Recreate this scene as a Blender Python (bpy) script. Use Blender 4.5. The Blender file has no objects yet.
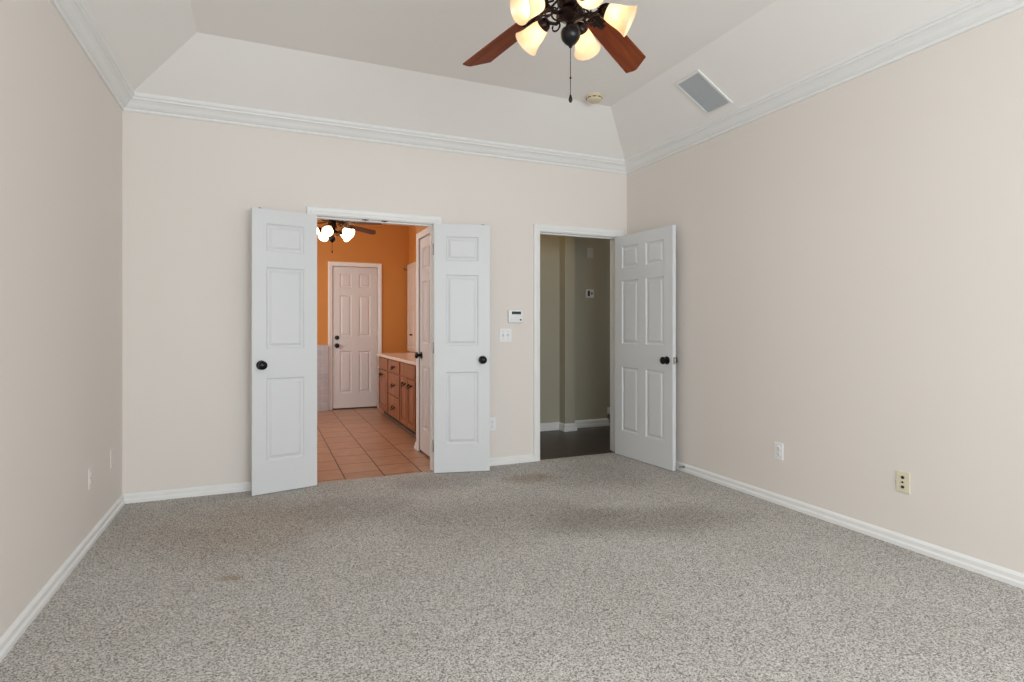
import bpy, bmesh, math, random
from mathutils import Vector, Matrix
random.seed(7)
PI = math.pi
sc = bpy.context.scene
col = sc.collection

# ------------------------------------------------------------------ camera
YAW = math.atan(248/573.5)
cd = bpy.data.cameras.new('camera')
cam = bpy.data.objects.new('camera', cd); col.objects.link(cam)
cam.location = (0, 0, 1.2)
cam.rotation_euler = (PI/2, 0, -YAW)
cd.sensor_width = 36; cd.sensor_fit = 'HORIZONTAL'
cd.lens = 573.5/1024*36
cd.shift_y = -14/1024
cd.clip_start = 0.02
sc.camera = cam
F = Vector((math.sin(YAW), math.cos(YAW), 0)); R = Vector((math.cos(YAW), -math.sin(YAW), 0))

# ------------------------------------------------------------------ world and lights
sc.view_settings.view_transform = 'Standard'
sc.view_settings.look = 'None'
sc.view_settings.exposure = 0.05
sc.view_settings.gamma = 1.0
sc.view_settings.use_curve_mapping = False
sc.cycles.use_denoising = True
sc.cycles.max_bounces = 14
sc.cycles.diffuse_bounces = 8
sc.cycles.transmission_bounces = 8
sc.cycles.sample_clamp_indirect = 6
w = bpy.data.worlds.new('world'); sc.world = w; w.use_nodes = True
w.node_tree.nodes['Background'].inputs[0].default_value = (0.75, 0.86, 1.0, 1)
w.node_tree.nodes['Background'].inputs[1].default_value = 1.0

def area(name, loc, rot, sx, sy, power, color):
    l = bpy.data.lights.new(name, 'AREA'); l.shape = 'RECTANGLE'; l.size = sx; l.size_y = sy
    l.energy = power; l.color = color
    o = bpy.data.objects.new(name, l); col.objects.link(o); o.location = loc; o.rotation_euler = rot
    return o
def point(name, loc, power, color, r=0.03):
    l = bpy.data.lights.new(name, 'POINT'); l.energy = power; l.color = color; l.shadow_soft_size = r
    o = bpy.data.objects.new(name, l); col.objects.link(o); o.location = loc
    return o
# room limits (metres): X left/right, Y front (behind the camera)/back
XL, XR, YF, YB = -0.885, 3.21, -2.20, 4.634
ZS, ZC = 2.735, 3.048
DAY = (0.875, 0.95, 1.0)
# daylight panel at a wide unseen window added behind the camera
area('added_window_light', (1.16, YF+0.02, 1.5), (PI/2, 0, 0), 3.0, 1.6, 138, DAY)
# the ceiling fan lamps
FAN = Vector((1.163, 2.08, 2.545)); FAN2 = Vector((0.722, 6.9, 2.36))

# ------------------------------------------------------------------ materials
def mat(name, color, rough=0.6, metal=0.0, emit=None, estr=0.0, trans=0.0, coat=0.0, spec=None):
    m = bpy.data.materials.new(name); m.use_nodes = True
    b = m.node_tree.nodes['Principled BSDF']
    b.inputs['Base Color'].default_value = (*color, 1)
    b.inputs['Roughness'].default_value = rough
    b.inputs['Metallic'].default_value = metal
    b.inputs['Transmission Weight'].default_value = trans
    b.inputs['Coat Weight'].default_value = coat
    if spec is not None: b.inputs['Specular IOR Level'].default_value = spec
    if emit: b.inputs['Emission Color'].default_value = (*emit, 1); b.inputs['Emission Strength'].default_value = estr
    return m
def N(m, t, **kw):
    n = m.node_tree.nodes.new(t)
    for k, v in kw.items(): setattr(n, k, v)
    return n
def L(m, a, b): m.node_tree.links.new(a, b)
def bump_noise(m, scale, strength, dist=0.002, detail=3):
    tc = N(m, 'ShaderNodeTexCoord'); no = N(m, 'ShaderNodeTexNoise'); bu = N(m, 'ShaderNodeBump')
    no.inputs['Scale'].default_value = scale; no.inputs['Detail'].default_value = detail
    bu.inputs['Strength'].default_value = strength; bu.inputs['Distance'].default_value = dist
    L(m, tc.outputs['Object'], no.inputs['Vector']); L(m, no.outputs['Fac'], bu.inputs['Height'])
    L(m, bu.outputs['Normal'], m.node_tree.nodes['Principled BSDF'].inputs['Normal'])
    return m
def ramp(m, fac, stops):
    r = N(m, 'ShaderNodeValToRGB'); cr = r.color_ramp
    while len(cr.elements) < len(stops): cr.elements.new(0.5)
    for e, (p, c) in zip(cr.elements, stops): e.position = p; e.color = (*c, 1)
    L(m, fac, r.inputs['Fac']); return r

WALLC = (0.76, 0.71, 0.665)
M = {}
M['wall'] = bump_noise(mat('cream_wall_paint', WALLC, 0.75, spec=0.25), 55, 0.12, 0.003)
M['ceil'] = bump_noise(mat('white_ceiling_paint', (0.87, 0.85, 0.825), 0.85, spec=0.2), 60, 0.15, 0.003)
M['trim'] = mat('white_trim_paint', (0.80, 0.80, 0.79), 0.42)
M['door'] = mat('white_door_paint', (0.675, 0.69, 0.70), 0.45)
M['orange'] = bump_noise(mat('orange_wall_paint', (0.58, 0.245, 0.052), 0.6), 50, 0.15, 0.003)
M['green'] = bump_noise(mat('sage_wall_paint', (0.44, 0.415, 0.325), 0.75), 50, 0.12, 0.003)
M['black'] = mat('black_bronze_hardware', (0.012, 0.011, 0.012), 0.28, 0.6)
M['bronze'] = mat('dark_bronze_metal', (0.035, 0.020, 0.015), 0.26, 0.85)
M['steel'] = mat('brushed_steel', (0.42, 0.41, 0.39), 0.35, 0.9)
M['plastic'] = mat('white_plastic', (0.82, 0.82, 0.83), 0.35)
M['ivory'] = mat('ivory_plastic', (0.72, 0.67, 0.50), 0.4)
M['painted'] = mat('wall_coloured_plastic', (0.75, 0.715, 0.68), 0.6)
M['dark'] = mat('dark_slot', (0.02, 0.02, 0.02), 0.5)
M['lcd'] = mat('grey_green_display', (0.035, 0.055, 0.05), 0.2)
M['grille'] = mat('grey_filter_cloth', (0.50, 0.545, 0.565), 0.7)
M['grille2'] = mat('grey_painted_fins', (0.56, 0.60, 0.62), 0.5)
M['yellowed'] = mat('yellowed_plastic', (0.72, 0.62, 0.44), 0.5)
M['counter'] = mat('cream_cultured_marble', (0.74, 0.62, 0.52), 0.25)
M['creamwood'] = mat('cream_cabinet_paint', (0.72, 0.62, 0.54), 0.45)
M['bulb'] = mat('lit_bulb', (1, .95, .85), 0.4, emit=(1, .90, .76), estr=5)

# frosted amber glass of the lit lamp shades
def shade_mat(name, estr):
    m = bpy.data.materials.new(name); m.use_nodes = True
    nt = m.node_tree; nt.nodes.clear()
    out = N(m, 'ShaderNodeOutputMaterial'); d = N(m, 'ShaderNodeBsdfDiffuse'); t = N(m, 'ShaderNodeBsdfTranslucent')
    g = N(m, 'ShaderNodeBsdfGlossy'); mx = N(m, 'ShaderNodeMixShader'); mg = N(m, 'ShaderNodeMixShader')
    e = N(m, 'ShaderNodeEmission'); ad = N(m, 'ShaderNodeAddShader')
    tc = N(m, 'ShaderNodeTexCoord'); no = N(m, 'ShaderNodeTexNoise'); no.inputs['Scale'].default_value = 16; no.inputs['Detail'].default_value = 3
    L(m, tc.outputs['Object'], no.inputs['Vector'])
    r = ramp(m, no.outputs['Fac'], [(0.35, (1, .89, .72)), (0.7, (1, .80, .54))])
    L(m, r.outputs[0], d.inputs['Color']); L(m, r.outputs[0], t.inputs['Color']); L(m, r.outputs[0], e.inputs['Color'])
    g.inputs['Roughness'].default_value = 0.2; e.inputs['Strength'].default_value = estr
    mx.inputs[0].default_value = 0.6; L(m, d.outputs[0], mx.inputs[1]); L(m, t.outputs[0], mx.inputs[2])
    mg.inputs[0].default_value = 0.05; L(m, mx.outputs[0], mg.inputs[1]); L(m, g.outputs[0], mg.inputs[2])
    L(m, mg.outputs[0], ad.inputs[0]); L(m, e.outputs[0], ad.inputs[1]); L(m, ad.outputs[0], out.inputs['Surface'])
    return m
M['shade'] = shade_mat('amber_alabaster_glass', 0.10)
M['shade2'] = shade_mat('bright_frosted_glass', 2.2)

def wood(name, c1, c2, axis='X', rough=0.35, scale=6, coat=0.0):
    m = mat(name, c1, rough, coat=coat, spec=0.25); b = m.node_tree.nodes['Principled BSDF']
    tc = N(m, 'ShaderNodeTexCoord'); mp = N(m, 'ShaderNodeMapping'); no = N(m, 'ShaderNodeTexNoise')
    s = [scale*5]*3; s['XYZ'.index(axis)] = scale*0.35
    mp.inputs['Scale'].default_value = s
    no.inputs['Scale'].default_value = 1.0; no.inputs['Detail'].default_value = 5; no.inputs['Distortion'].default_value = 0.6
    L(m, tc.outputs['Object'], mp.inputs['Vector']); L(m, mp.outputs[0], no.inputs['Vector'])
    r = ramp(m, no.outputs['Fac'], [(0.3, c1), (0.7, c2)])
    L(m, r.outputs[0], b.inputs['Base Color'])
    return m
M['cherry'] = wood('cherry_fan_blade_wood', (0.15, 0.027, 0.007), (0.27, 0.06, 0.014), 'X', 0.55, 7, coat=0.0)
M['walnut'] = wood('brown_fan_blade_wood', (0.07, 0.025, 0.012), (0.14, 0.05, 0.022), 'X', 0.4, 7)
M['oak'] = wood('oak_vanity_wood', (0.20, 0.068, 0.027), (0.38, 0.155, 0.068), 'Z', 0.4, 7)
M['oakrim'] = wood('pale_frame_wood', (0.62, 0.42, 0.28), (0.74, 0.54, 0.38), 'Z', 0.5, 7)

def carpet():
    m = mat('grey_beige_carpet', (0.4, 0.37, 0.35), 0.95, spec=0.1); b = m.node_tree.nodes['Principled BSDF']
    tc = N(m, 'ShaderNodeTexCoord')
    n1 = N(m, 'ShaderNodeTexVoronoi'); n1.inputs['Scale'].default_value = 235; n1.inputs['Randomness'].default_value = 1.0
    n2 = N(m, 'ShaderNodeTexNoise'); n2.inputs['Scale'].default_value = 1.7; n2.inputs['Detail'].default_value = 5; n2.inputs['Roughness'].default_value = 0.6
    n3 = N(m, 'ShaderNodeTexNoise'); n3.inputs['Scale'].default_value = 105; n3.inputs['Detail'].default_value = 3; n3.inputs['Roughness'].default_value = 0.8
    for n in (n1, n2, n3): L(m, tc.outputs['Object'], n.inputs['Vector'])
    spc = N(m, 'ShaderNodeSeparateColor'); L(m, n1.outputs['Color'], spc.inputs[0])
    mxx = N(m, 'ShaderNodeMix'); mxx.data_type = 'FLOAT'; mxx.inputs['Factor'].default_value = 0.6
    L(m, spc.outputs[0], mxx.inputs['A']); L(m, n3.outputs['Fac'], mxx.inputs['B'])
    fac = mxx.outputs['Result']
    r1 = ramp(m, fac, [(0.30, (0.15, 0.143, 0.133)), (0.45, (0.41, 0.393, 0.367)), (0.60, (0.62, 0.598, 0.565)), (0.72, (0.73, 0.71, 0.67))])
    # traffic soiling in the middle and by the doors, brown spots
    def blob(cx, cy, rx, ry, rot, nz=0.35):
        sub = N(m, 'ShaderNodeVectorMath', operation='SUBTRACT'); sub.inputs[1].default_value = (cx, cy, 0)
        L(m, tc.outputs['Object'], sub.inputs[0])
        mp = N(m, 'ShaderNodeMapping'); mp.vector_type = 'POINT'; mp.inputs['Rotation'].default_value = (0, 0, rot)
        L(m, sub.outputs[0], mp.inputs['Vector'])
        dv = N(m, 'ShaderNodeVectorMath', operation='DIVIDE'); dv.inputs[1].default_value = (rx, ry, 100)
        L(m, mp.outputs[0], dv.inputs[0])
        ln = N(m, 'ShaderNodeVectorMath', operation='LENGTH'); L(m, dv.outputs[0], ln.inputs[0])
        a = N(m, 'ShaderNodeMath', operation='MULTIPLY_ADD'); L(m, n2.outputs['Fac'], a.inputs[0]); a.inputs[1].default_value = nz*3; L(m, ln.outputs['Value'], a.inputs[2])
        mr = N(m, 'ShaderNodeMapRange'); mr.interpolation_type = 'SMOOTHSTEP'
        L(m, a.outputs[0], mr.inputs['Value']); mr.inputs['From Min'].default_value = 0.30+nz*1.5; mr.inputs['From Max'].default_value = 1.15+nz*1.5
        mr.inputs['To Min'].default_value = 1; mr.inputs['To Max'].default_value = 0
        return mr.outputs[0]
    cur = r1.outputs[0]
    def soil(cur, fac, amount, colr):
        mu = N(m, 'ShaderNodeMath', operation='MULTIPLY'); L(m, fac, mu.inputs[0]); mu.inputs[1].default_value = amount
        mx = N(m, 'ShaderNodeMix', data_type='RGBA', blend_type='MULTIPLY')
        L(m, mu.outputs[0], mx.inputs['Factor']); L(m, cur, mx.inputs['A']); mx.inputs['B'].default_value = (*colr, 1)
        return mx.outputs['Result']
    D = (0.52, 0.50, 0.48)
    BR = (0.72, 0.58, 0.46)
    for args in BLOBS:
        cur = soil(cur, blob(*args[:6]), args[6], D if args[7] == 'd' else BR)
    g = ramp(m, n2.outputs['Fac'], [(0.3, (0.9, 0.89, 0.88)), (0.7, (1, 1, 1))])
    mx = N(m, 'ShaderNodeMix', data_type='RGBA', blend_type='MULTIPLY'); mx.inputs['Factor'].default_value = 1
    L(m, cur, mx.inputs['A']); L(m, g.outputs[0], mx.inputs['B'])
    L(m, mx.outputs['Result'], b.inputs['Base Color'])
    bu = N(m, 'ShaderNodeBump'); bu.inputs['Strength'].default_value = 0.45; bu.inputs['Distance'].default_value = 0.006
    L(m, fac, bu.inputs['Height']); L(m, bu.outputs[0], b.inputs['Normal'])
    return m
# soiled areas: centre x, y, radii, rotation, noise, amount, colour
BLOBS = [
    (2.15, 2.95, 0.75, 0.36, 0.25, 0.22, 0.60, 'd'),
    (1.45, 3.35, 0.8, 0.55, 0.1, 0.25, 0.35, 'd'),
    (2.45, 4.0, 0.5, 0.5, 0.0, 0.25, 0.28, 'd'),
    (1.3, 4.3, 0.45, 0.30, 0.0, 0.25, 0.35, 'd'),
    (-0.1, 3.85, 0.75, 0.6, 0.2, 0.25, 0.45, 'b'),
    (1.95, 4.12, 0.28, 0.16, 0.0, 0.2, 0.55, 'b'),
    (-0.15, 3.05, 0.08, 0.04, 0.3, 0.1, 0.7, 'b'),
    (0.55, 3.9, 0.5, 0.35, 0.2, 0.25, 0.25, 'd'),
]
M['carpet'] = carpet()

def tiles(name, rowh, bw, c1, c2, mortar, ox, oy, swap, msize=0.006, offs=0.5, rough=0.35):
    m = mat(name, c1, rough); b = m.node_tree.nodes['Principled BSDF']
    tc = N(m, 'ShaderNodeTexCoord'); sp = N(m, 'ShaderNodeSeparateXYZ'); cb = N(m, 'ShaderNodeCombineXYZ')
    L(m, tc.outputs['Object'], sp.inputs[0])
    ax = {'YX': ('Y', 'X'), 'XZ': ('X', 'Z'), 'XY': ('X', 'Y')}[swap]
    for k, (a, o) in enumerate(zip(ax, (oy, ox))):
        s = N(m, 'ShaderNodeMath', operation='SUBTRACT'); L(m, sp.outputs[a], s.inputs[0]); s.inputs[1].default_value = o
        L(m, s.outputs[0], cb.inputs[k])
    br = N(m, 'ShaderNodeTexBrick'); br.offset = offs
    for k, v in (('Scale', 1.0), ('Mortar Size', msize), ('Mortar Smooth', 0.1), ('Bias', 0), ('Brick Width', bw), ('Row Height', rowh)):
        br.inputs[k].default_value = v
    br.inputs['Color1'].default_value = (*c1, 1); br.inputs['Color2'].default_value = (*c2, 1); br.inputs['Mortar'].default_value = (*mortar, 1)
    L(m, cb.outputs[0], br.inputs['Vector'])
    no = N(m, 'ShaderNodeTexNoise'); no.inputs['Scale'].default_value = 9; no.inputs['Detail'].default_value = 4
    L(m, tc.outputs['Object'], no.inputs['Vector'])
    g = ramp(m, no.outputs['Fac'], [(0.3, (0.82, 0.82, 0.82)), (0.7, (1, 1, 1))])
    mx = N(m, 'ShaderNodeMix', data_type='RGBA', blend_type='MULTIPLY'); mx.inputs['Factor'].default_value = 1
    L(m, br.outputs['Color'], mx.inputs['A']); L(m, g.outputs[0], mx.inputs['B']); L(m, mx.outputs['Result'], b.inputs['Base Color'])
    bu = N(m, 'ShaderNodeBump'); bu.inputs['Strength'].default_value = 0.5; bu.inputs['Distance'].default_value = 0.002; bu.invert = True
    L(m, br.outputs['Fac'], bu.inputs['Height']); L(m, bu.outputs[0], b.inputs['Normal'])
    return m
M['tile'] = tiles('terracotta_beige_floor_tile', 0.305, 0.33, (0.50, 0.285, 0.175), (0.44, 0.24, 0.145), (0.085, 0.045, 0.028), 0.59-0.305, 5.19, 'YX', 0.0055)
M['walltile'] = tiles('grey_wall_tile', 0.11, 0.11, (0.50, 0.47, 0.47), (0.46, 0.44, 0.45), (0.60, 0.56, 0.54), 0, 0, 'XZ', 0.003, 0.0, 0.3)
M['planks'] = tiles('dark_hardwood_planks', 0.12, 1.1, (0.035, 0.020, 0.013), (0.050, 0.030, 0.020), (0.012, 0.008, 0.006), 0, 0, 'XY', 0.002, 0.37, 0.35)

# ------------------------------------------------------------------ mesh helpers
def obj(name, bm, m, parent=None, smooth=False, loc=None, rot=None):
    me = bpy.data.meshes.new(name)
    bmesh.ops.remove_doubles(bm, verts=bm.verts, dist=1e-6)
    bmesh.ops.recalc_face_normals(bm, faces=bm.faces)
    bm.to_mesh(me); bm.free()
    o = bpy.data.objects.new(name, me); col.objects.link(o)
    me.materials.append(M[m] if isinstance(m, str) else m)
    if smooth:
        for p in me.polygons: p.use_smooth = True
        try: me.set_sharp_from_angle(angle=math.radians(38))
        except Exception: pass
    if parent: o.parent = parent
    if loc is not None: o.location = loc
    if rot is not None: o.rotation_euler = rot
    return o
def BM(): return bmesh.new()
def box(bm, x0, x1, y0, y1, z0, z1, mtx=None, bev=0):
    vs = [bm.verts.new((x, y, z)) for x in (x0, x1) for y in (y0, y1) for z in (z0, z1)]
    if mtx: 
        for v in vs: v.co = mtx @ v.co
    fs = [bm.faces.new([vs[i] for i in q]) for q in ((0,1,3,2),(4,6,7,5),(0,4,5,1),(2,3,7,6),(0,2,6,4),(1,5,7,3))]
    if bev:
        es = list({e for f in fs for e in f.edges})
        bmesh.ops.bevel(bm, geom=es, offset=bev, segments=2, affect='EDGES', profile=0.6)
    return bm
def axis_m(p, d):
    d = Vector(d).normalized()
    return Matrix.Translation(Vector(p)) @ d.to_track_quat('Z', 'Y').to_matrix().to_4x4()
def lathe(bm, prof, seg=24, mtx=None, cap=True):
    """prof: list of (radius, z)"""
    rings = []
    for r, z in prof:
        if r < 1e-5: rings.append([bm.verts.new((mtx @ Vector((0, 0, z))) if mtx else (0, 0, z))])
        else:
            ring = []
            for k in range(seg):
                a = 2*PI*k/seg; p = Vector((r*math.cos(a), r*math.sin(a), z))
                ring.append(bm.verts.new(mtx @ p if mtx else p))
            rings.append(ring)
    for A, B in zip(rings, rings[1:]):
        for k in range(seg):
            a0, a1 = A[k % len(A)], A[(k+1) % len(A)]; b0, b1 = B[k % len(B)], B[(k+1) % len(B)]
            q = []
            for v in (a0, a1, b1, b0):
                if v not in q: q.append(v)
            if len(q) > 2:
                try: bm.faces.new(q)
                except ValueError: pass
    if cap:
        for rg in (rings[0], rings[-1]):
            if len(rg) > 2: bm.faces.new(rg)
    return bm
def tube(bm, pts, r, seg=8, closed=False):
    pts = [Vector(p) for p in pts]; n = len(pts); rings = []; up = Vector((0.123, 0.31, 1)).normalized()
    for i, p in enumerate(pts):
        a = pts[(i-1) % n] if (closed or i) else p; b = pts[(i+1) % n] if (closed or i < n-1) else p
        t = (b-a).normalized(); s = t.cross(up).normalized(); u = s.cross(t)
        rr = r[i] if isinstance(r, (list, tuple)) else r
        rings.append([bm.verts.new(p + rr*(math.cos(2*PI*k/seg)*s + math.sin(2*PI*k/seg)*u)) for k in range(seg)])
    m = n if closed else n-1
    for i in range(m):
        A, B = rings[i], rings[(i+1) % n]
        for k in range(seg): bm.faces.new((A[k], A[(k+1) % seg], B[(k+1) % seg], B[k]))
    if not closed: bm.faces.new(rings[0]); bm.faces.new(rings[-1])
    return bm
def empty(name, loc=(0,0,0), rz=0.0, rot=None):
    o = bpy.data.objects.new(name, None); col.objects.link(o); o.empty_display_size = 0.1
    o.location = loc; o.rotation_euler = rot if rot else (0, 0, rz); return o
def tag(o, label, cat, group=None, kind=None):
    o['label'] = label
    if cat: o['category'] = cat
    if group: o['group'] = group
    if kind: o['kind'] = kind
    return o
def struct(name, bm, m, label=None, parent=None, **k):
    o = obj(name, bm, m, parent, **k)
    o['kind'] = 'structure'
    if label: o['label'] = label
    return o

# ------------------------------------------------------------------ shell of the bedroom
def wall_cells(bm, xs, zs, holes, y0, y1, swap=False):
    """xs, zs: breakpoints; holes: (x0,x1,z0,z1) left open"""
    for xa, xb in zip(xs, xs[1:]):
        for za, zb in zip(zs, zs[1:]):
            cx, cz = (xa+xb)/2, (za+zb)/2
            if any(h[0] < cx < h[1] and h[2] < cz < h[3] for h in holes): continue
            if swap: box(bm, y0, y1, xa, xb, za, zb)
            else: box(bm, xa, xb, y0, y1, za, zb)
    return bm
D1 = (0.362, 1.295, 2.055); D2 = (2.278, 3.100, 2.058)   # door openings x0, x1, head height
WT = 0.12
holes_b = [(D1[0]-.012, D1[1]+.012, -1, D1[2]+.012), (D2[0]-.012, D2[1]+.012, -1, D2[2]+.012)]
xs = [XL-.12, D1[0]-.012, D1[1]+.012, D2[0]-.012, D2[1]+.012, XR+.12]; zs = [0, D1[2]+.012, 2.80]
struct('wall_back', wall_cells(BM(), xs, zs, holes_b, YB, YB+0.06), 'wall', 'cream back wall with the two doorways')
struct('wall_left', wall_cells(BM(), [YF-.12, YB], [0, 2.80], [], XL-.12, XL, True), 'wall', 'plain cream wall at the left of the room')
struct('wall_right', wall_cells(BM(), [YF-.12, YB], [0, 2.80], [], XR, XR+.12, True), 'wall', 'plain cream wall at the right of the room')
struct('wall_front', wall_cells(BM(), [XL, -.34, 2.66, XR], [0, .7, 2.3, 2.80], [(-.34, 2.66, .7, 2.3)], YF-.12, YF), 'wall')
bm = BM(); box(bm, XL-.12, XR+.12, YF-.12, YB+0.012, -0.1, 0.0)
struct('floor', bm, 'carpet', 'speckled grey beige carpet of the bedroom')
# tray ceiling: flat middle, four slopes
ix0, ix1, iy0, iy1 = XL+.50, XR-.545, YF+.55, YB-.55
bm = BM()
o = 0.08
outer = [bm.verts.new(v) for v in ((XL, YF, ZS), (XR, YF, ZS), (XR, YB, ZS), (XL, YB, ZS))]
inner = [bm.verts.new(v) for v in ((ix0, iy0, ZC), (ix1, iy0, ZC), (ix1, iy1, ZC), (ix0, iy1, ZC))]
bm.faces.new(inner)
for k in range(4): bm.faces.new((outer[k], outer[(k+1) % 4], inner[(k+1) % 4], inner[k]))
top = [bm.verts.new((v.co.x + dx*.12, v.co.y + dy*.12, ZC+.15)) for v, dx, dy in zip(outer, (-1, 1, 1, -1), (-1, -1, 1, 1))]
rim = [bm.verts.new((v.co.x, v.co.y, ZS)) for v in top]
bm.faces.new(top[::-1])
for k in range(4):
    bm.faces.new((top[k], top[(k+1) % 4], rim[(k+1) % 4], rim[k]))
    bm.faces.new((rim[k], rim[(k+1) % 4], outer[(k+1) % 4], outer[k]))
struct('ceiling', bm, 'ceil', 'white tray ceiling with sloping sides')

# mitred straight moulding: profile points (out, z), inward normal
def run(bm, p0, p1, nrm, prof, m0=1, m1=1):
    p0, p1, nrm = Vector(p0), Vector(p1), Vector(nrm); d = (p1-p0).normalized()
    A = [bm.verts.new(p0 + nrm*o + d*o*m0 + Vector((0, 0, z))) for o, z in prof]
    B = [bm.verts.new(p1 + nrm*o - d*o*m1 + Vector((0, 0, z))) for o, z in prof]
    for k in range(len(prof)): 
        j = (k+1) % len(prof)
        bm.faces.new((A[k], A[j], B[j], B[k]))
    bm.faces.new(A[::-1]); bm.faces.new(B)
    return bm
CROWN = [(0, 2.672), (.010, 2.672), (.014, 2.680), (.014, 2.690), (.022, 2.694), (.034, 2.706), (.046, 2.724), (.060, 2.738), (.070, 2.742),
         (.072, 2.754), (.080, 2.758), (.084, 2.766), (.084, 2.795), (0, 2.795)]
c = [(XL, YF, 0), (XR, YF, 0), (XR, YB, 0), (XL, YB, 0)]
for nm, a, b, n in (('trim_crown_back', c[3], c[2], (0, -1, 0)), ('trim_crown_left', c[0], c[3], (1, 0, 0)), ('trim_crown_right', c[1], c[2], (-1, 0, 0)), ('trim_crown_front', c[0], c[1], (0, 1, 0))):
    struct(nm, run(BM(), a, b, n, CROWN), 'trim', 'white crown moulding on the %s wall' % nm.split('_')[-1])
BASE = [(0, 0), (.020, 0), (.020, .020), (.016, .026), (.013, .030), (.013, .050), (.009, .056), (.006, .060), (.004, .062), (0, .064)]
CW = 0.066
struct('baseboard_left', run(BM(), c[0], c[3], (1, 0, 0), BASE), 'trim', 'white baseboard along the left wall')
struct('baseboard_right', run(BM(), c[1], c[2], (-1, 0, 0), BASE), 'trim', 'white baseboard along the right wall')
struct('baseboard_front', run(BM(), c[0], c[1], (0, 1, 0), BASE), 'trim')
bm = BM()
run(bm, (XL, YB, 0), (D1[0]-CW, YB, 0), (0, -1, 0), BASE, 1, 0)
run(bm, (D1[1]+CW, YB, 0), (D2[0]-CW, YB, 0), (0, -1, 0), BASE, 0, 0)
run(bm, (D2[1]+CW, YB, 0), (XR, YB, 0), (0, -1, 0), BASE, 0, 1)
struct('baseboard_back', bm, 'trim', 'white baseboard of the back wall')

# door casing: mitred moulding round an opening in a plane
CAS = [(.004, 0), (.004, .010), (.012, .014), (.026, .014), (.033, .018), (.054, .020), (.062, .018), (.066, .012), (.066, 0)]
def casing(bm, x0, x1, zt, mtx, prof=CAS):
    """local frame: x along the wall, -y out of the wall, z up"""
    st = []
    for k, (sx, sz) in enumerate(((x0, 0), (x0, zt), (x1, zt), (x1, 0))):
        row = []
        for a, o in prof:
            x = sx - a if k < 2 else sx + a
            z = 0 if k in (0, 3) else sz + a
            row.append(bm.verts.new(mtx @ Vector((x, -o, z))))
        st.append(row)
    n = len(prof)
    for A, B in zip(st, st[1:]):
        for k in range(n): bm.faces.new((A[k], A[(k+1) % n], B[(k+1) % n], B[k]))
    bm.faces.new(st[0]); bm.faces.new(st[-1][::-1])
    return bm
def jamb(bm, x0, x1, zt, y0, y1, mtx, stop=None):
    t = 0.018
    box(bm, x0-t+.006, x0+.0, y0, y1, 0, zt+t-.006, mtx); box(bm, x1, x1+t-.006, y0, y1, 0, zt+t-.006, mtx); box(bm, x0, x1, y0, y1, zt, zt+t-.006, mtx)
    if stop:
        s0, s1 = stop
        box(bm, x0, x0+.011, s0, s1, 0, zt, mtx); box(bm, x1-.011, x1, s0, s1, 0, zt, mtx); box(bm, x0+.011, x1-.011, s0, s1, zt-.011, zt, mtx)
    return bm
I4 = Matrix.Identity(4)
TB = Matrix.Translation((0, YB, 0))
bm = BM(); casing(bm, D1[0], D1[1], D1[2], TB); jamb(bm, D1[0], D1[1], D1[2], -.001, WT+.001, TB, (.045, .075))
casing(bm, -D1[1], -D1[0], D1[2], Matrix.Translation((0, YB+WT, 0)) @ Matrix.Rotation(PI, 4, 'Z'))
t1 = struct('trim_double_door', bm, 'trim', 'white casing round the bathroom doorway')
bm = BM(); casing(bm, D2[0], D2[1], D2[2], TB); jamb(bm, D2[0], D2[1], D2[2], -.001, WT+.001, TB, (.045, .075))
casing(bm, -D2[1], -D2[0], D2[2], Matrix.Translation((0, YB+WT, 0)) @ Matrix.Rotation(PI, 4, 'Z'))
t2 = struct('trim_hall_door', bm, 'trim', 'white casing round the hallway doorway')
for x in (0.742, 0.893):
    bm = BM(); box(bm, x-.024, x+.024, YB+.010, YB+.032, D1[2]-.004, D1[2]+.001, bev=.001)
    lathe(bm, [(0, -.004), (.006, -.004), (.009, 0), (.009, .003), (0, .003)], 12, Matrix.Translation((x, YB+.021, D1[2]-.004)))
    obj('ball_catch_strike', bm, 'bronze', t1)['label'] = 'dark metal strike plate under the head'
bm = BM(); box(bm, D2[0]-.001, D2[0]+.0025, YB+.008, YB+.036, .88, .95, bev=.0008)
obj('latch_strike', bm, 'black', t2)['label'] = 'black strike plate on the left jamb'

# unseen window added behind the camera to let the daylight in
def window(name, x0, x1, z0, z1, mtx, label=None):
    w_ = empty(name); w_['kind'] = 'structure'
    if label: w_['label'] = label
    bm = BM()
    for a in ((x0, x0+.05, z0, z1), (x1-.05, x1, z0, z1), (x0, x1, z0, z0+.05), (x0, x1, z1-.05, z1), (x0, x1, (z0+z1)/2-.02, (z0+z1)/2+.02)):
        box(bm, a[0], a[1], .04, .09, a[2], a[3], mtx)
    obj('window_frame', bm, 'trim', w_)
    bm = BM(); box(bm, x0-.05, x1+.05, -.04, .04, z0-.03, z0, mtx); obj('window_sill', bm, 'trim', w_)
    bm = BM(); box(bm, x0+.05, x1-.05, .062, .066, z0+.05, z1-.05, mtx); obj('window_pane', bm, mat('window_glass_'+name, (1, 1, 1), 0.02, trans=1.0), w_)
RF = Matrix.Translation((0, YF, 0)) @ Matrix.Rotation(PI, 4, 'Z')
window('added_window_1', -2.66, .34, .7, 2.3, RF)

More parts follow.
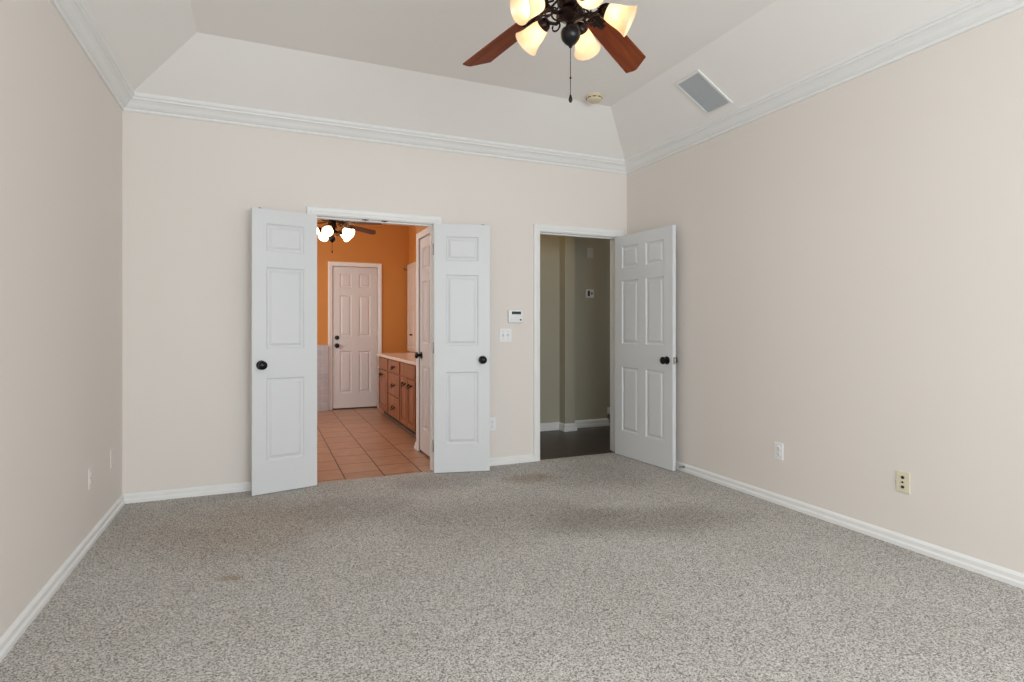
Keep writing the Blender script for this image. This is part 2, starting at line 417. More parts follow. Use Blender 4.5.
# ------------------------------------------------------------------ panelled doors
def leaf_bm(w, h, t, px, pz, z0=0.005):
    """slab x 0..w, y 0..t, z z0..h with raised panels on both faces"""
    bm = BM()
    X = sorted({0, w, *[v for p in px for v in p]}); Z = sorted({z0, h, *[v for p in pz for v in p]})
    steps = [(0, 0), (.005, .006), (.011, .0095), (.021, .0095), (.036, .002), (.042, .0015)]
    for y, s in ((0, 1), (t, -1)):
        for xa, xb in zip(X, X[1:]):
            for za, zb in zip(Z, Z[1:]):
                pan = any(abs(p[0]-xa) < 1e-6 and abs(p[1]-xb) < 1e-6 for p in px) and any(abs(p[0]-za) < 1e-6 and abs(p[1]-zb) < 1e-6 for p in pz)
                if not pan:
                    bm.faces.new([bm.verts.new(v) for v in ((xa, y, za), (xb, y, za), (xb, y, zb), (xa, y, zb))]); continue
                prev = None
                for i, d in steps:
                    yy = y + s*d
                    ring = [bm.verts.new(v) for v in ((xa+i, yy, za+i), (xb-i, yy, za+i), (xb-i, yy, zb-i), (xa+i, yy, zb-i))]
                    if prev:
                        for k in range(4): bm.faces.new((prev[k], prev[(k+1) % 4], ring[(k+1) % 4], ring[k]))
                    prev = ring
                bm.faces.new(prev)
    for xa, xb in zip(X, X[1:]):
        for z in (z0, h): bm.faces.new([bm.verts.new(v) for v in ((xa, 0, z), (xb, 0, z), (xb, t, z), (xa, t, z))])
    for za, zb in zip(Z, Z[1:]):
        for x in (0, w): bm.faces.new([bm.verts.new(v) for v in ((x, 0, za), (x, t, za), (x, t, zb), (x, 0, zb))])
    return bm
KNOB = [(0, 0), (.033, 0), (.034, .004), (.029, .009), (.014, .012), (.012, .024), (.015, .030), (.026, .036), (.0315, .045), (.030, .054), (.021, .062), (0, .065)]
def knob(parent, x, y, z, d, m='black', label=None, name='door_knob'):
    o = obj(name, lathe(BM(), KNOB, 24), m, parent, True)
    o.matrix_parent_inverse = Matrix.Identity(4); o.matrix_local = axis_m((x, y, z), (0, d, 0))
    if label: o['label'] = label
    return o
def hinge(parent, x, y, z):
    bm = lathe(BM(), [(0, -.047), (.005, -.047), (.0065, -.044), (.0065, .044), (.005, .047), (0, .047)], 10, Matrix.Translation((x, y, z)))
    return obj('hinge', bm, 'steel', parent, True)
PZ3 = [(.235, .83), (1.045, 1.63), (1.745, 1.945)]
# double doors: built with local x from the hinge to the free edge; y 0 is the face seen from the room when open
def dleaf(name, hx, ang, mirror, label):
    e = tag(empty(name, (hx, YB-.075, 0), ang), label, 'door', kind='structure')
    w_, t_ = .458, .035
    y0 = 0
    o = obj('door_leaf', leaf_bm(w_, 2.047, t_, [(.095, w_-.095)], PZ3), 'door', e)
    knob(e, w_-.060, 0, .928, -1); knob(e, w_-.060, t_, .928, 1)
    for z in (.22, 1.03, 1.84): hinge(e, -.004, t_+.002, z)
    bm = BM(); box(bm, w_-.075, w_-.035, .008, .027, 2.0465, 2.0495)
    lathe(bm, [(0, 0), (.006, 0), (.006, .003), (.004, .006), (0, .007)], 10, Matrix.Translation((w_-.055, .0175, 2.049)))
    obj('ball_catch', bm, 'bronze', e)
    return e
eR = dleaf('door_1', 1.278, -math.radians(13.5), False, 'white three-panel narrow door folded open, right of the bathroom doorway')
# left leaf: mirrored geometry so that y 0 still faces the room
def dleaf_left(hx, ang, label):
    e = tag(empty('door_2', (hx, YB-.075, 0), ang), label, 'door', kind='structure')
    w_, t_ = .458, .035
    b = leaf_bm(w_, 2.047, t_, [(.095, w_-.095)], PZ3)
    for v in b.verts: v.co.x = -v.co.x
    obj('door_leaf', b, 'door', e)
    knob(e, -w_+.060, 0, .928, -1); knob(e, -w_+.060, t_, .928, 1)
    for z in (.22, 1.03, 1.84): hinge(e, .004, t_+.002, z)
    bm = BM(); box(bm, -w_+.035, -w_+.075, .008, .027, 2.0465, 2.0495)
    lathe(bm, [(0, 0), (.006, 0), (.006, .003), (.004, .006), (0, .007)], 10, Matrix.Translation((-w_+.055, .0175, 2.049)))
    obj('ball_catch', bm, 'bronze', e)
    return e
eL = dleaf_left(.368, math.radians(13.5), 'white three-panel narrow door folded open, left of the bathroom doorway')

def six_panel(name, w_, loc, ang, label, knobs, t_=.035, hinges=True, deadbolt=False, kside=1, hy=None, st=.105, mid=.10, h=2.047, hside=None):
    e = tag(empty(name, loc, ang), label, 'door', kind='structure')
    pw = (w_-2*st-mid)/2
    obj('door_leaf', leaf_bm(w_, h, t_, [(st, st+pw), (w_-st-pw, w_-st)], PZ3), 'door', e)
    kx = w_-.065
    if 'a' in knobs: knob(e, kx, 0, .92, -1)
    if 'b' in knobs: knob(e, kx, t_, .92, 1)
    if deadbolt:
        o = obj('deadbolt', lathe(BM(), [(0, 0), (.031, 0), (.031, .008), (.024, .012), (.022, .020), (0, .022)], 20), 'black', e, True)
        o.matrix_local = axis_m((kx, 0, 1.045), (0, -1, 0))
    bm = BM(); box(bm, w_-.001, w_+.0015, t_/2-.012, t_/2+.012, .89, .95)
    lathe(bm, [(0, 0), (.007, 0), (.007, .006), (0, .009)], 10, axis_m((w_+.001, t_/2, .92), (1, 0, 0)))
    obj('latch_plate', bm, 'steel', e)
    if hinges:
        for z in (.22, 1.03, 1.84): hinge(e, -.004, hy if hy is not None else t_+.003, z)
    return e
# hallway door: face y=0 looks left (towards the bathroom side) when open ~97 degrees
A3 = -math.radians(90-4.5)
d3 = six_panel('door_3', .765, (D2[1]-.050, YB-.035, 0), A3, 'white six-panel door swung open against the right wall', 'ab')

# ------------------------------------------------------------------ ceiling fan with light kit
def fan(name, loc, drop, phis, shade_phi, m_blade, m_shade, label, shadestr, R_=.735, lamp=3.0, nl=5, chain=.30):
    """origin on the ceiling; the blade plane lies 'drop' below it"""
    e = tag(empty(name, (loc[0], loc[1], loc[2]+drop)), label, 'ceiling fan')
    Z = -drop
    def dirv(phi): p = math.radians(phi); return F*math.cos(p) + R*math.sin(p)
    obj('ceiling_canopy', lathe(BM(), [(0, 0), (.070, 0), (.072, -.012), (.060, -.045), (.030, -.070), (.018, -.076), (0, -.076)], 28), 'bronze', e, True)
    obj('downrod', lathe(BM(), [(0, -.07), (.0125, -.07), (.0125, Z+.24), (0, Z+.24)], 16), 'bronze', e, True)
    T = Matrix.Translation((0, 0, Z))
    obj('motor_housing', lathe(BM(), [(0, .215), (.030, .213), (.045, .195), (.080, .180), (.120, .160), (.138, .125), (.140, .085), (.128, .055), (.132, .045), (.110, .022), (.085, .012), (.060, .008), (0, .008)], 36, Matrix.Translation((0, 0, Z+.042))), 'bronze', e, True)
    obj('light_hub', lathe(BM(), [(0, .052), (.046, .052), (.050, .01), (.056, -.005), (.050, -.020), (.034, -.030), (.040, -.036), (.058, -.050), (.060, -.060), (.044, -.072), (.024, -.080), (.016, -.090), (.020, -.098), (.014, -.104), (0, -.104)], 28, T), 'bronze', e, True)
    obj('finial', lathe(BM(), [(0, -.100), (.012, -.100), (.018, -.106), (.036, -.116), (.041, -.130), (.040, -.145), (.034, -.160), (.022, -.174), (.010, -.181), (.006, -.190), (0, -.191)], 24, T), 'black', e, True)
    bm = tube(BM(), [(0, 0, Z-.188), (0, 0, Z-.25), (0, 0, Z-.09-chain)], .0016, 6)
    lathe(bm, [(0, .005), (.004, .003), (.004, -.003), (0, -.005)], 8, Matrix.Translation((0, 0, Z-chain-.015)))
    ch = obj('pull_chain', bm, 'bronze', e)
    obj('chain_fob', lathe(BM(), [(0, 0), (.003, -.002), (.008, -.018), (.008, -.026), (.004, -.034), (0, -.035)], 12, Matrix.Translation((0, 0, Z-.083-chain))), 'black', ch, True)
    # blades
    for phi in phis:
        d = dirv(phi); az = math.atan2(d.y, d.x)
        # local: x outward, y left-hand side, z up; pitch lowers the right-hand edge
        mt = Matrix.Translation((0, 0, Z+.048)) @ Matrix.Rotation(az, 4, 'Z') @ Matrix.Rotation(math.radians(4.0), 4, 'Y') @ Matrix.Rotation(math.radians(-10), 4, 'X')
        outl = [(.215, .030), (.232, .046), (.26, .053), (.45, .060), (R_-.010, .066), (R_, .030), (R_-.002, .012), (R_-.070, -.066), (.45, -.060), (.26, -.053), (.232, -.046), (.215, -.030)]
        bm = BM(); lo = [bm.verts.new((x, y, -.003)) for x, y in outl]; hi = [bm.verts.new((x, y, .003)) for x, y in outl]
        bm.faces.new(lo); bm.faces.new(hi[::-1])
        for k in range(len(outl)): bm.faces.new((lo[k], lo[(k+1) % len(outl)], hi[(k+1) % len(outl)], hi[k]))
        bl = obj('blade', bm, m_blade, e); bl.matrix_local = mt
        bm = BM(); zz = -.0075
        # ornate iron: two outer scroll bars, rings between, plate under the blade
        for s in (1, -1):
            pts = []
            for k in range(15):
                u = k/14; x = .085 + .185*u; y = s*(.016 + .036*math.sin(PI*min(1, u*1.15))**.8 if u < .87 else .016+.036*math.sin(PI*1.0)*0+.010)
                pts.append((x, y, zz + .006*(1-u)))
            tube(bm, pts, .0045, 6)
            for cx, cy, rr in ((.135, s*.022, .014), (.168, s*.026, .017), (.205, s*.024, .014)):
                tube(bm, [(cx+rr*math.cos(2*PI*k/14), cy+rr*math.sin(2*PI*k/14), zz) for k in range(14)], .0038, 6, True)
        tube(bm, [(.07, 0, zz+.008), (.12, 0, zz), (.20, 0, zz), (.30, 0, zz+.001)], .005, 6)
        for cx, cy in ((.245, .026), (.245, -.026), (.295, 0)):
            lathe(bm, [(0, .004), (.013, .004), (.013, -.001), (.008, -.005), (0, -.006)], 12, Matrix.Translation((cx, cy, zz)))
        box(bm, .222, .272, -.030, .030, zz, zz+.0042); box(bm, .265, .305, -.014, .014, zz, zz+.0042)
        ir = obj('blade_iron', bm, 'bronze', e); ir.matrix_local = mt
    # lamps
    for k in range(nl):
        th = math.radians(shade_phi + 360/nl*k); d = -F*math.cos(th) + R*math.sin(th)
        pn = Vector((0, 0, Z-.040)) + d*.130; axis = (d*.90 + Vector((0, 0, -.44))).normalized()
        pr = pn + axis*.125
        bm = tube(BM(), [Vector((0, 0, Z-.054)) + d*.045, Vector((0, 0, Z-.066)) + d*.075, Vector((0, 0, Z-.055)) + d*.10, pn - axis*.004], .0075, 8)
        sw = [Vector((0, 0, Z-.060)) + d*(.075+.020*math.cos(a)) + Vector((0, 0, -.018+.018*math.sin(a))) for a in [PI/2 + 2*PI*q/12 for q in range(11)]]
        tube(bm, sw, .004, 6)
        arm = obj('lamp_arm', bm, 'bronze', e, True)
        sk = lathe(BM(), [(0, -.012), (.014, -.012), (.022, -.004), (.029, .006), (.031, .020), (.027, .022), (0, .022)], 20, axis_m(pn, axis))
        obj('lamp_socket', sk, 'bronze', arm, True)
        prof = [(.024, .012), (.030, .022), (.036, .040), (.041, .062), (.046, .088), (.053, .110), (.061, .126), (.0595, .128), (.051, .112), (.044, .089), (.039, .062), (.034, .041), (.028, .024), (.022, .014)]
        bm = lathe(BM(), prof + [prof[0]], 32, axis_m(pn, axis), cap=False)
        s_ = obj('lamp_shade', bm, m_shade, e, True)
        b_ = obj('bulb', lathe(BM(), [(0, .015), (.012, .02), (.013, .035), (.022, .055), (.026, .072), (.020, .090), (0, .098)], 16, axis_m(pn, axis)), 'bulb', s_, True)
        b_['label'] = 'glowing bulb'
        lp = Vector((loc[0], loc[1], loc[2]+drop)) + pn + axis*.072
        point('fan_bulb_light', lp, lamp, (1, .92, .80) if shadestr < 1 else (1, .88, .72), .018)
    return e
fan('ceiling_fan', FAN, ZC-FAN.z, [-37.5, 34.5, 106.5, 178.5, 250.5], 12, 'cherry', 'shade',
    'dark bronze ceiling fan with cherry blades and five lit bell shades under the tray ceiling', .6, lamp=3.3)
# ceiling light point list ends here

# ------------------------------------------------------------------ ceiling details
bm = lathe(BM(), [(0, 0), (.068, 0), (.068, -.008), (.063, -.012), (0, -.012)], 32)
sd = tag(obj('smoke_detector', bm, 'yellowed', None, True, (2.425, 3.95, ZC)), 'round yellowed smoke detector on the flat ceiling near the far corner', 'smoke detector')
obj('detector_cover', lathe(BM(), [(0, -.012), (.060, -.012), (.062, -.016), (.058, -.036), (.050, -.042), (0, -.043)], 32), 'yellowed', sd, True)['label'] = 'yellowed domed cover'
bm = BM()
for k in range(9):
    a = 2*PI*k/9
    box(bm, .0585, .0625, -.014, .014, -.026, -.020, Matrix.Rotation(a, 4, 'Z'))
obj('vent_slot', bm, 'dark', sd)

# return-air grille on the right slope
sl = math.atan2(ZC-ZS, .545)   # slope rises towards the room centre
vc = Vector((2.925, 3.265, 0)); vc.z = ZC - (vc.x-ix1)*(ZC-ZS)/.545
vent = tag(empty('ceiling_vent', vc, rot=(0, sl, 0)), 'rectangular grey grille in a white frame on the right ceiling slope', 'vent')
LX, LY = .165, .108
bm = BM()
for a in ((-LX-.017, LX+.017, -LY-.017, -LY), (-LX-.017, LX+.017, LY, LY+.017), (-LX-.017, -LX, -LY, LY), (LX, LX+.017, -LY, LY)):
    box(bm, a[0], a[1], a[2], a[3], -.010, .002)
obj('vent_frame', bm, 'trim', vent)
bm = BM(); box(bm, -LX, LX, -LY, LY, -.003, -.0005); obj('vent_filter', bm, 'grille', vent)
bm = BM()
for k in range(30):
    x = -LX + (k+.5)*2*LX/30
    box(bm, x-.0028, x+.0028, -LY, LY, -.0075, -.0045)
obj('vent_fins', bm, 'grille2', vent)

# ------------------------------------------------------------------ wall plates
def wallm(x, y, z, side):
    """matrix: local x along the wall to the viewer's right, -y out of the wall, z up"""
    rz = {'back': 0, 'right': -PI/2, 'left': PI/2}[side]
    return Matrix.Translation((x, y, z)) @ Matrix.Rotation(rz, 4, 'Z')
def plate(name, m4, w_, h_, m, label, cat, group=None):
    bm = BM(); box(bm, -w_/2, w_/2, -.006, 0, -h_/2, h_/2, bev=.002)
    o = obj(name, bm, m); o.matrix_world = m4; tag(o, label, cat, group); return o
def screw(p, x, z):
    o = obj('screw', lathe(BM(), [(0, 0), (.0035, 0), (.003, .0012), (0, .0015)], 10), 'steel', p)
    o.matrix_local = axis_m((x, -.006, z), (0, -1, 0))
def outlet(m4, label, m='plastic'):
    p = plate('wall_outlet', m4, .070, .115, m, label, 'outlet')
    for s in (1, -1):
        b = BM()
        lathe(b, [(0, 0), (.0165, 0), (.0165, .002), (.0155, .003), (0, .003)], 20, axis_m((0, -.006, s*.0195), (0, -1, 0)))
        rc = obj('receptacle', b, m, p, True)
        b = BM(); box(b, -.0075, -.0052, -.0094, -.0088, s*.0195-.002, s*.0195+.006); box(b, .0052, .0075, -.0094, -.0088, s*.0195-.002, s*.0195+.006)
        lathe(b, [(0, 0), (.0026, 0), (0, .0005)], 8, axis_m((0, -.009, s*.0195-.0075), (0, -1, 0)))
        obj('slots', b, 'dark', rc)
    screw(p, 0, 0); return p
outlet(wallm(1.815, YB, .359, 'back'), 'white wall outlet just right of the bathroom doors, below the switches')
outlet(wallm(XR, 2.855, .358, 'right'), 'white wall outlet on the right wall, farther from the camera')
outlet(wallm(XL, 3.845, .363, 'left'), 'pale wall outlet on the left wall, nearer of its two plates', 'painted')
p = plate('blank_plate', wallm(XL, 4.333, .372, 'left'), .072, .115, 'painted', 'pale cover plate on the left wall close to the corner', 'wall plate')
screw(p, 0, .042); screw(p, 0, -.042)
p = plate('jack_plate', wallm(XR, 2.029, .352, 'right'), .072, .115, 'ivory', 'ivory cable jack plate on the right wall', 'wall plate')
for z, r in ((.026, .0085), (-.026, .0085), (0, .0045)):
    o = obj('jack', lathe(BM(), [(0, 0), (r, 0), (r, .004), (r*.6, .004), (r*.55, .008), (0, .008)], 6 if r > .005 else 12), 'dark', p); o.matrix_local = axis_m((0, -.006, z), (0, -1, 0)); o['label'] = 'dark jack socket'
p = plate('light_switch', wallm(1.940, YB, 1.128, 'back'), .116, .116, 'plastic', 'white double toggle switch plate below the alarm keypad', 'light switch')
for x in (-.023, .023):
    b = BM(); box(b, x-.0055, x+.0055, -.0075, -.006, -.013, .013); tb = obj('toggle_slot', b, mat('grey_slot_%d' % (x > 0), (.5, .5, .52), .5), p)
    b = BM(); box(b, -.004, .004, -.014, 0, -.005, .005, Matrix.Translation((x, -.0065, -.002)) @ Matrix.Rotation(.55, 4, 'X')); obj('toggle', b, 'plastic', p)
    screw(p, x, .030); screw(p, x, -.030)
# alarm keypad
kp = tag(empty('alarm_keypad', (2.032, YB, 1.293)), 'white alarm keypad with dark display beside the hallway door', 'keypad')
b = BM(); box(b, -.072, .072, -.028, 0, -.056, .056, bev=.013); obj('keypad_body', b, 'plastic', kp, True)
b = BM(); box(b, -.042, .046, -.0295, -.027, .018, .043, bev=.001); obj('display', b, 'lcd', kp)['label'] = 'dark display strip'
for r_ in range(3):
    for c_ in range(4):
        b = BM(); x = -.046+.019*c_; z = .004-.015*r_; box(b, x-.006, x+.006, -.0300, -.0270, z-.0042, z+.0042, bev=.0012)
        obj('key', b, mat('pale_key_%d%d' % (r_, c_), (.74, .75, .78), .4), kp)
b = BM(); lathe(b, [(0, 0), (.010, 0), (.0095, .0012), (0, .0015)], 16, axis_m((.043, -.028, -.030), (0, -1, 0)))
for v in b.verts: v.co.z = -.030 + (v.co.z+.030)*.7
obj('maker_badge', b, 'dark', kp)['label'] = 'small dark badge'
# spring door stop on the right baseboard behind the hallway door
ds = tag(empty('door_stop', (XR-.013, 3.800, .042)), 'small spring door stop on the baseboard behind the hallway door', 'door stop')
b = lathe(BM(), [(0, 0), (.013, 0), (.012, .004), (.006, .007), (0, .007)], 16, axis_m((0, 0, 0), (-1, 0, 0))); obj('stop_base', b, 'steel', ds, True)
pts = [(-.005-.058*k/140, .006*math.cos(k*.75), .006*math.sin(k*.75)) for k in range(141)]
obj('spring', tube(BM(), pts, .0011, 5), 'steel', ds, True)
b = lathe(BM(), [(0, 0), (.007, 0), (.008, .003), (.0075, .010), (0, .012)], 14, axis_m((-.062, 0, 0), (-1, 0, 0))); obj('rubber_tip', b, 'plastic', ds, True)

# ------------------------------------------------------------------ bathroom
Y0 = YB+.06; Y1 = YB+WT; BYE = 8.65; BXL, BXR, BZ = -0.9, 2.03, 2.74; CX = 1.378; CY = 5.56
box_ = lambda *a: box(BM(), *a)
bm = BM(); box(bm, BXL-.1, 1.95, YB+.012, BYE+.1, -.1, -.002)
struct('floor_bathroom', bm, 'tile', 'square beige terracotta tiles of the bathroom floor')
bm = wall_cells(BM(), [BXL-.1, D1[0]-.012, D1[1]+.012, 1.90], [0, D1[2]+.012, BZ], [(D1[0]-.012, D1[1]+.012, -1, D1[2]+.012)], Y0, Y1)
struct('wall_bathroom_near', bm, 'orange')
struct('wall_bathroom_far', wall_cells(BM(), [BXL-.1, .910, 1.555, BXR+.1], [0, 2.085, BZ], [(.910, 1.555, -1, 2.085)], BYE, BYE+.1), 'orange', 'orange wall at the far end of the bathroom')
struct('wall_bathroom_left', box_(BXL-.1, BXL, Y1, BYE, 0, BZ), 'orange')
struct('wall_bathroom_right', box_(BXR, BXR+.1, CY+.0, BYE, 0, BZ), 'orange', 'orange wall above the vanity')
bm = wall_cells(BM(), [Y1, 4.86, 5.44, CY], [0, 2.047, BZ], [(4.86, 5.44, -1, 2.047)], CX, CX+.1, True); box(bm, CX+.1, BXR, CY-.1, CY, 0, BZ)
struct('wall_closet', bm, 'orange', 'short orange wall with the closet door at right inside the bathroom')
struct('ceiling_bathroom', box_(BXL-.1, BXR+.1, Y0, BYE+.1, BZ, BZ+.05), 'ceil')
# far bathroom door
MF = Matrix.Translation((0, BYE, 0))
bm = BM(); casing(bm, .910, 1.555, 2.085, MF, [(a*.95, o) for a, o in CAS]); jamb(bm, .910, 1.555, 2.085, -.001, .1, MF)
struct('trim_bathroom_door', bm, 'trim', 'white casing round the far bathroom door')
struct('wall_behind_bathroom_door', box_(.8, 1.7, BYE+.1, BYE+.14, 0, 2.2), 'dark')
d4 = tag(empty('door_4', (1.552, BYE+.01, 0), PI), 'closed white six-panel door at the far end of the bathroom', 'door', kind='structure')
b = leaf_bm(.639, 2.080, .035, [(.10, .268), (.371, .539)], [(a*1.019, c_*1.019) for a, c_ in PZ3], .018)
for v in b.verts: v.co.y -= .035
obj('door_leaf', b, 'door', d4)
b = BM(); box(b, .002, .637, -.030, -.004, .001, .018); obj('shadow_gap_strip', b, 'dark', d4)['label'] = 'dark strip added as the shaded gap under the door'  # dark box stands in for the shade in the gap under the door
for z, nm in ((.93, 'door_knob'), (1.045, 'deadbolt')):
    pr = KNOB if nm == 'door_knob' else [(0, 0), (.031, 0), (.031, .008), (.024, .012), (.022, .020), (0, .022)]
    o = obj(nm, lathe(BM(), pr, 20), 'black', d4, True); o.matrix_local = axis_m((.580, 0, z), (0, 1, 0))
for z in (.22, 1.03, 1.84): hinge(d4, -.002, .004, z)
# closet door in the short wall
MC = Matrix.Translation((CX, 0, 0)) @ Matrix.Rotation(-PI/2, 4, 'Z')   # local x -> -Y, -y -> -X
bm = BM(); casing(bm, -5.44, -4.86, 2.047, MC, [(a*.9, o) for a, o in CAS]); jamb(bm, -5.44, -4.86, 2.047, -.001, .1, MC)
struct('trim_closet_door', bm, 'trim', 'white casing round the closet door')
d5 = tag(empty('door_5', (CX+.002, 4.863, 0), PI/2), 'white panelled closet door at right just inside the bathroom', 'door', kind='structure')
b = leaf_bm(.574, 2.042, .035, [(.095, .247), (.327, .479)], PZ3, .02)
for v in b.verts: v.co.y -= .037
obj('door_leaf', b, 'door', d5)
o = obj('door_knob', lathe(BM(), KNOB, 20), 'black', d5, True); o.matrix_local = axis_m((.515, -.002, .93), (0, 1, 0))
struct('wall_closet_inside', box_(CX+.1, CX+.13, 4.76, CY-.1, 0, 2.2), 'dark')
bb = [(o_, z*1.15) for o_, z in BASE]
bm = BM(); run(bm, (CX, 5.51, 0), (CX, CY, 0), (-1, 0, 0), bb, 0, -1); run(bm, (CX, CY, 0), (1.60, CY, 0), (0, 1, 0), bb, -1, 0)
struct('baseboard_bathroom', bm, 'trim', 'white baseboard at the corner by the vanity')
# tiled tub surround left of the far door
bm = BM(); box(bm, BXL, .846, 8.59, BYE-.002, 0, .93)
ts = tag(obj('tub_surround', bm, 'walltile'), 'grey tiled low surround left of the far bathroom door', 'tub surround')
bm = BM(); box(bm, BXL, .846, 8.582, BYE-.002, .93, .945, bev=.003)
obj('ledge', bm, 'walltile', ts)

# vanity: front at X=1.60 from Y 5.62 to 8.56
VX, VY0, VY1 = 1.475, CY+.003, 8.09
van = tag(empty('bathroom_vanity', (VX, VY0, 0)), 'oak bathroom vanity cabinet with black pulls along the right wall', 'cabinet')
def vb(name, m, x0, x1, y0, y1, z0, z1, parent=van, bev=0, label=None):
    b = BM(); box(b, x0-VX, x1-VX, y0-VY0, y1-VY0, z0, z1, bev=bev); o = obj(name, b, m, parent)
    if label: o['label'] = label
    return o
vb('carcass', 'oak', VX, BXR-.002, VY0, VY1, .08, .80)
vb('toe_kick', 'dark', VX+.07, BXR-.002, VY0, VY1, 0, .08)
def front(name, y0, y1, z0, z1, arch=False):
    """raised front; y along the cabinet, face towards -X"""
    b = BM()
    if arch:   # frame of stiles and rails round a sunk field
        ya, yb = y0-VY0, y1-VY0
        for q in ((ya, ya+.05, z0, z1), (yb-.05, yb, z0, z1), (ya+.05, yb-.05, z0, z0+.05), (ya+.05, yb-.05, z1-.055, z1)): box(b, -.018, 0, *q, bev=.002)
        box(b, -.006, 0, ya+.05, yb-.05, z0+.05, z1-.055)
    else: box(b, -.018, 0, y0-VY0, y1-VY0, z0, z1, bev=.004)
    o = obj(name, b, 'oak', van)
    if arch:
        b = BM(); m_ = .048; ya, yb, za, zb = y0-VY0+m_, y1-VY0-m_, z0+m_, z1-m_-.03
        n = 8; pts = [(ya, za), (yb, za), (yb, zb)] + [(yb-(yb-ya)*k/n, zb+.035*math.sin(PI*k/n)) for k in range(1, n)] + [(ya, zb)]
        cy_, cz_ = (ya+yb)/2, (za+zb)/2
        r0 = [b.verts.new((-.0065, y, z)) for y, z in pts]
        r1 = [b.verts.new((-.0075, cy_+(y-cy_)*.93, cz_+(z-cz_)*.97)) for y, z in pts]
        r2 = [b.verts.new((-.0165, cy_+(y-cy_)*.74, cz_+(z-cz_)*.90)) for y, z in pts]
        for A, B in ((r0, r1), (r1, r2)):
            for k in range(len(pts)): b.faces.new((A[k], A[(k+1) % len(pts)], B[(k+1) % len(pts)], B[k]))
        b.faces.new(r2)
        obj('raised_panel', b, 'oak', o)
    return o
def pull(parent, y, z, vert=False, w_=.13):
    b = BM(); pts = []
    for k in range(9):
        u = -1+2*k/8; h_ = .028*(1-u**4)
        pts.append((-.020-h_, y-VY0+(0 if vert else u*w_/2), z+(u*w_/2 if vert else -.034*(1-u*u))))
    tube(b, pts, [.009, .007, .006, .0075, .009, .0075, .006, .007, .009], 8)
    for u in (-1, 1):
        lathe(b, [(0, 0), (.010, 0), (.008, .006), (0, .007)], 10, axis_m((-.018, y-VY0+(0 if vert else u*w_/2), z+(u*w_/2 if vert else 0)), (-1, 0, 0)))
    obj('pull_handle', b, 'black', parent, True)
front('false_drawer_front', 7.42, 8.05, .645, .785)
for y0, y1, py in ((7.42, 8.05, 7.80),):
    f = front('cabinet_door', y0, y1, .10, .625, True); pull(f, py, .57)
for i, (z0, z1) in enumerate(((.645, .785), (.365, .625), (.10, .345))):
    f = front('drawer', 6.72, 7.35, z0, z1); pull(f, 7.03, (z0+z1)/2)
front('false_drawer_front', 5.95, 6.65, .645, .785)
for y0, y1, py in ((6.31, 6.65, 6.44), (5.95, 6.29, 6.16)):
    f = front('cabinet_door', y0, y1, .10, .625, True); pull(f, py, .565)
front('filler_panel', 5.60, 5.90, .10, .785)
ct = tag(empty('countertop', (VX, VY0, .80)), 'cream cultured marble countertop on the oak vanity', 'countertop')
bm = BM(); box(bm, -.03, BXR-.002-VX, 0, VY1+.02-VY0, 0, .034, bev=.004); obj('slab', bm, 'counter', ct)
bm = BM(); box(bm, BXR-VX-.020, BXR-.002-VX, 0, VY1+.02-VY0, .032, .12, bev=.003); obj('backsplash', bm, 'counter', ct)
# shallow cream wall cabinet on the right wall, beyond the end of the vanity
mr = tag(empty('wall_cabinet', (BXR, 8.30, .836)), 'tall shallow cream wall cabinet between the vanity and the far door', 'wall cabinet')
bm = BM(); box(bm, -.020, 0, -.31, .31, 0, 1.31); obj('cabinet_body', bm, 'creamwood', mr)
for y0, y1 in ((-.305, -.005), (.005, .305)):
    b = leaf_bm(y1-y0, 1.30, .016, [(.05, y1-y0-.05)], [(.06, .62), (.68, 1.24)], .01)
    for v in b.verts: v.co = Vector((-.021-.016+v.co.y, y0+v.co.x, v.co.z))
    dr = obj('cabinet_door', b, 'creamwood', mr)
    o = obj('knob', lathe(BM(), [(0, 0), (.006, 0), (.006, .012), (.014, .018), (.015, .024), (0, .030)], 14), 'bronze', dr, True)
    o.matrix_local = axis_m((-.037, y0+.03 if y0 > 0 else y1-.03, .25), (-1, 0, 0))
hk = tag(empty('robe_hook', (BXR, 8.628, 2.07)), 'small hook at the top of the cream cabinet', 'hook')
bm = BM(); lathe(bm, [(0, 0), (.016, 0), (.014, .005), (0, .006)], 14, axis_m((0, 0, 0), (-1, 0, 0)))
tube(bm, [(-.004, 0, 0), (-.05, 0, -.004), (-.075, 0, .0), (-.085, 0, .022)], .005, 8); obj('hook', bm, 'bronze', hk, True)

fan('ceiling_fan', FAN2, BZ-FAN2.z, [38, 110, 182, 254, 326], 222, 'walnut', 'shade2',
    'ceiling fan with bright lit shades seen through the bathroom doorway', 2, R_=.64, lamp=33, nl=5, chain=.19)
# unseen fill panel added at the left bathroom wall, which has no window
area('bathroom_fill', (BXL+.02, 6.9, 1.6), (0, -PI/2, 0), 1.2, 1.6, 37, (1.0, .95, .90))

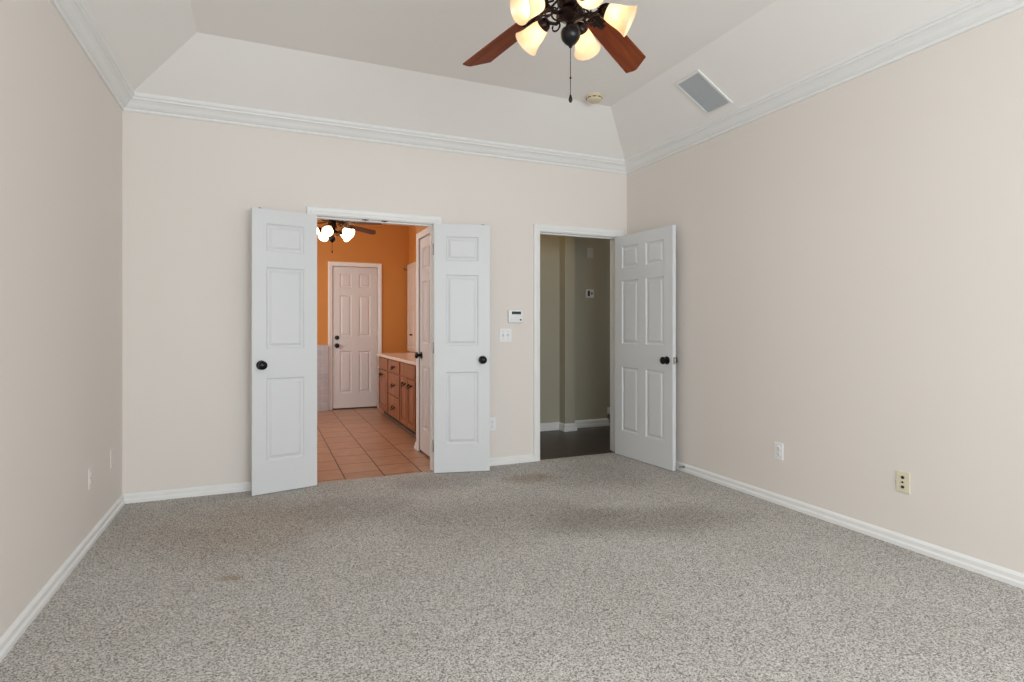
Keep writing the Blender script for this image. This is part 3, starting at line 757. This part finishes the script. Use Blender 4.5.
# ------------------------------------------------------------------ hallway
HY = 5.94; HZ = 2.74
struct('floor_hall', box_(1.95, 6.2, YB+.012, 7.0, -.1, -.001), 'planks', 'dark hardwood floor of the hallway')
struct('wall_hall_near', wall_cells(BM(), [1.90, D2[0]-.012, D2[1]+.012, 6.2], [0, D2[2]+.012, HZ], [(D2[0]-.012, D2[1]+.012, -1, D2[2]+.012)], Y0, Y1), 'green')
bm = BM(); box(bm, 2.04, 3.175, HY, HY+.1, 0, HZ); box(bm, 3.175, 3.305, 5.805, HY+.1, 0, HZ); box(bm, 3.305, 3.84, HY+.015, HY+.1, 0, HZ)
struct('wall_hall', bm, 'green', 'sage green hallway wall with a projecting pier')
struct('wall_hall_far', box_(3.0, 6.2, 6.75, 6.85, 0, HZ), 'green')
struct('wall_hall_left', box_(2.135, 2.18, Y1, HY, 0, HZ), 'green')
struct('wall_hall_right', box_(6.1, 6.2, Y1, 6.8, 0, HZ), 'green')
struct('ceiling_hall', box_(1.95, 6.2, Y0, 6.85, HZ, HZ+.05), 'ceil')
hb = [(o_, z*1.4) for o_, z in BASE]
bm = BM()
run(bm, (2.18, HY, 0), (3.175, HY, 0), (0, -1, 0), hb, 0, 0)
run(bm, (3.175, 5.805, 0), (3.175, HY, 0), (-1, 0, 0), hb, -1, 0)
run(bm, (3.175, 5.805, 0), (3.305, 5.805, 0), (0, -1, 0), hb, -1, -1)
run(bm, (3.305, HY+.015, 0), (3.84, HY+.015, 0), (0, -1, 0), hb, 0, -1)
run(bm, (3.0, 6.75, 0), (6.1, 6.75, 0), (0, -1, 0), hb, 0, 0)
struct('baseboard_hall', bm, 'trim', 'white baseboard of the hallway wall')
p = plate('door_chime', wallm(3.595, HY+.015, 2.09, 'back'), .085, .12, mat('grey_white_plastic', (.55, .55, .53), .5), 'pale blank plate high on the hallway wall above the thermostat', 'wall plate')
th = tag(empty('thermostat', (3.585, HY+.015, 1.60)), 'white thermostat with dark display on the hallway wall', 'thermostat')
b = BM(); box(b, -.052, .052, -.024, 0, -.05, .05, bev=.004); obj('thermostat_body', b, 'plastic', th)
b = BM(); box(b, -.034, -.004, -.0255, -.023, -.032, .034); obj('display', b, 'dark', th)['label'] = 'dark display window'
b = BM(); box(b, .014, .032, -.0255, -.023, -.012, .016); obj('buttons', b, 'lcd', th)
# unseen cool fill panel added at the right end of the hall
area('hall_fill', (5.9, 5.6, 1.5), (0, PI/2, 0), 1.2, 1.6, 9, (.85, .92, 1.0))
# warm lamp above the doorway in the left end of the hall
point('hall_lamp', (2.55, 5.35, 2.55), 3.0, (1, .62, .28), .06)
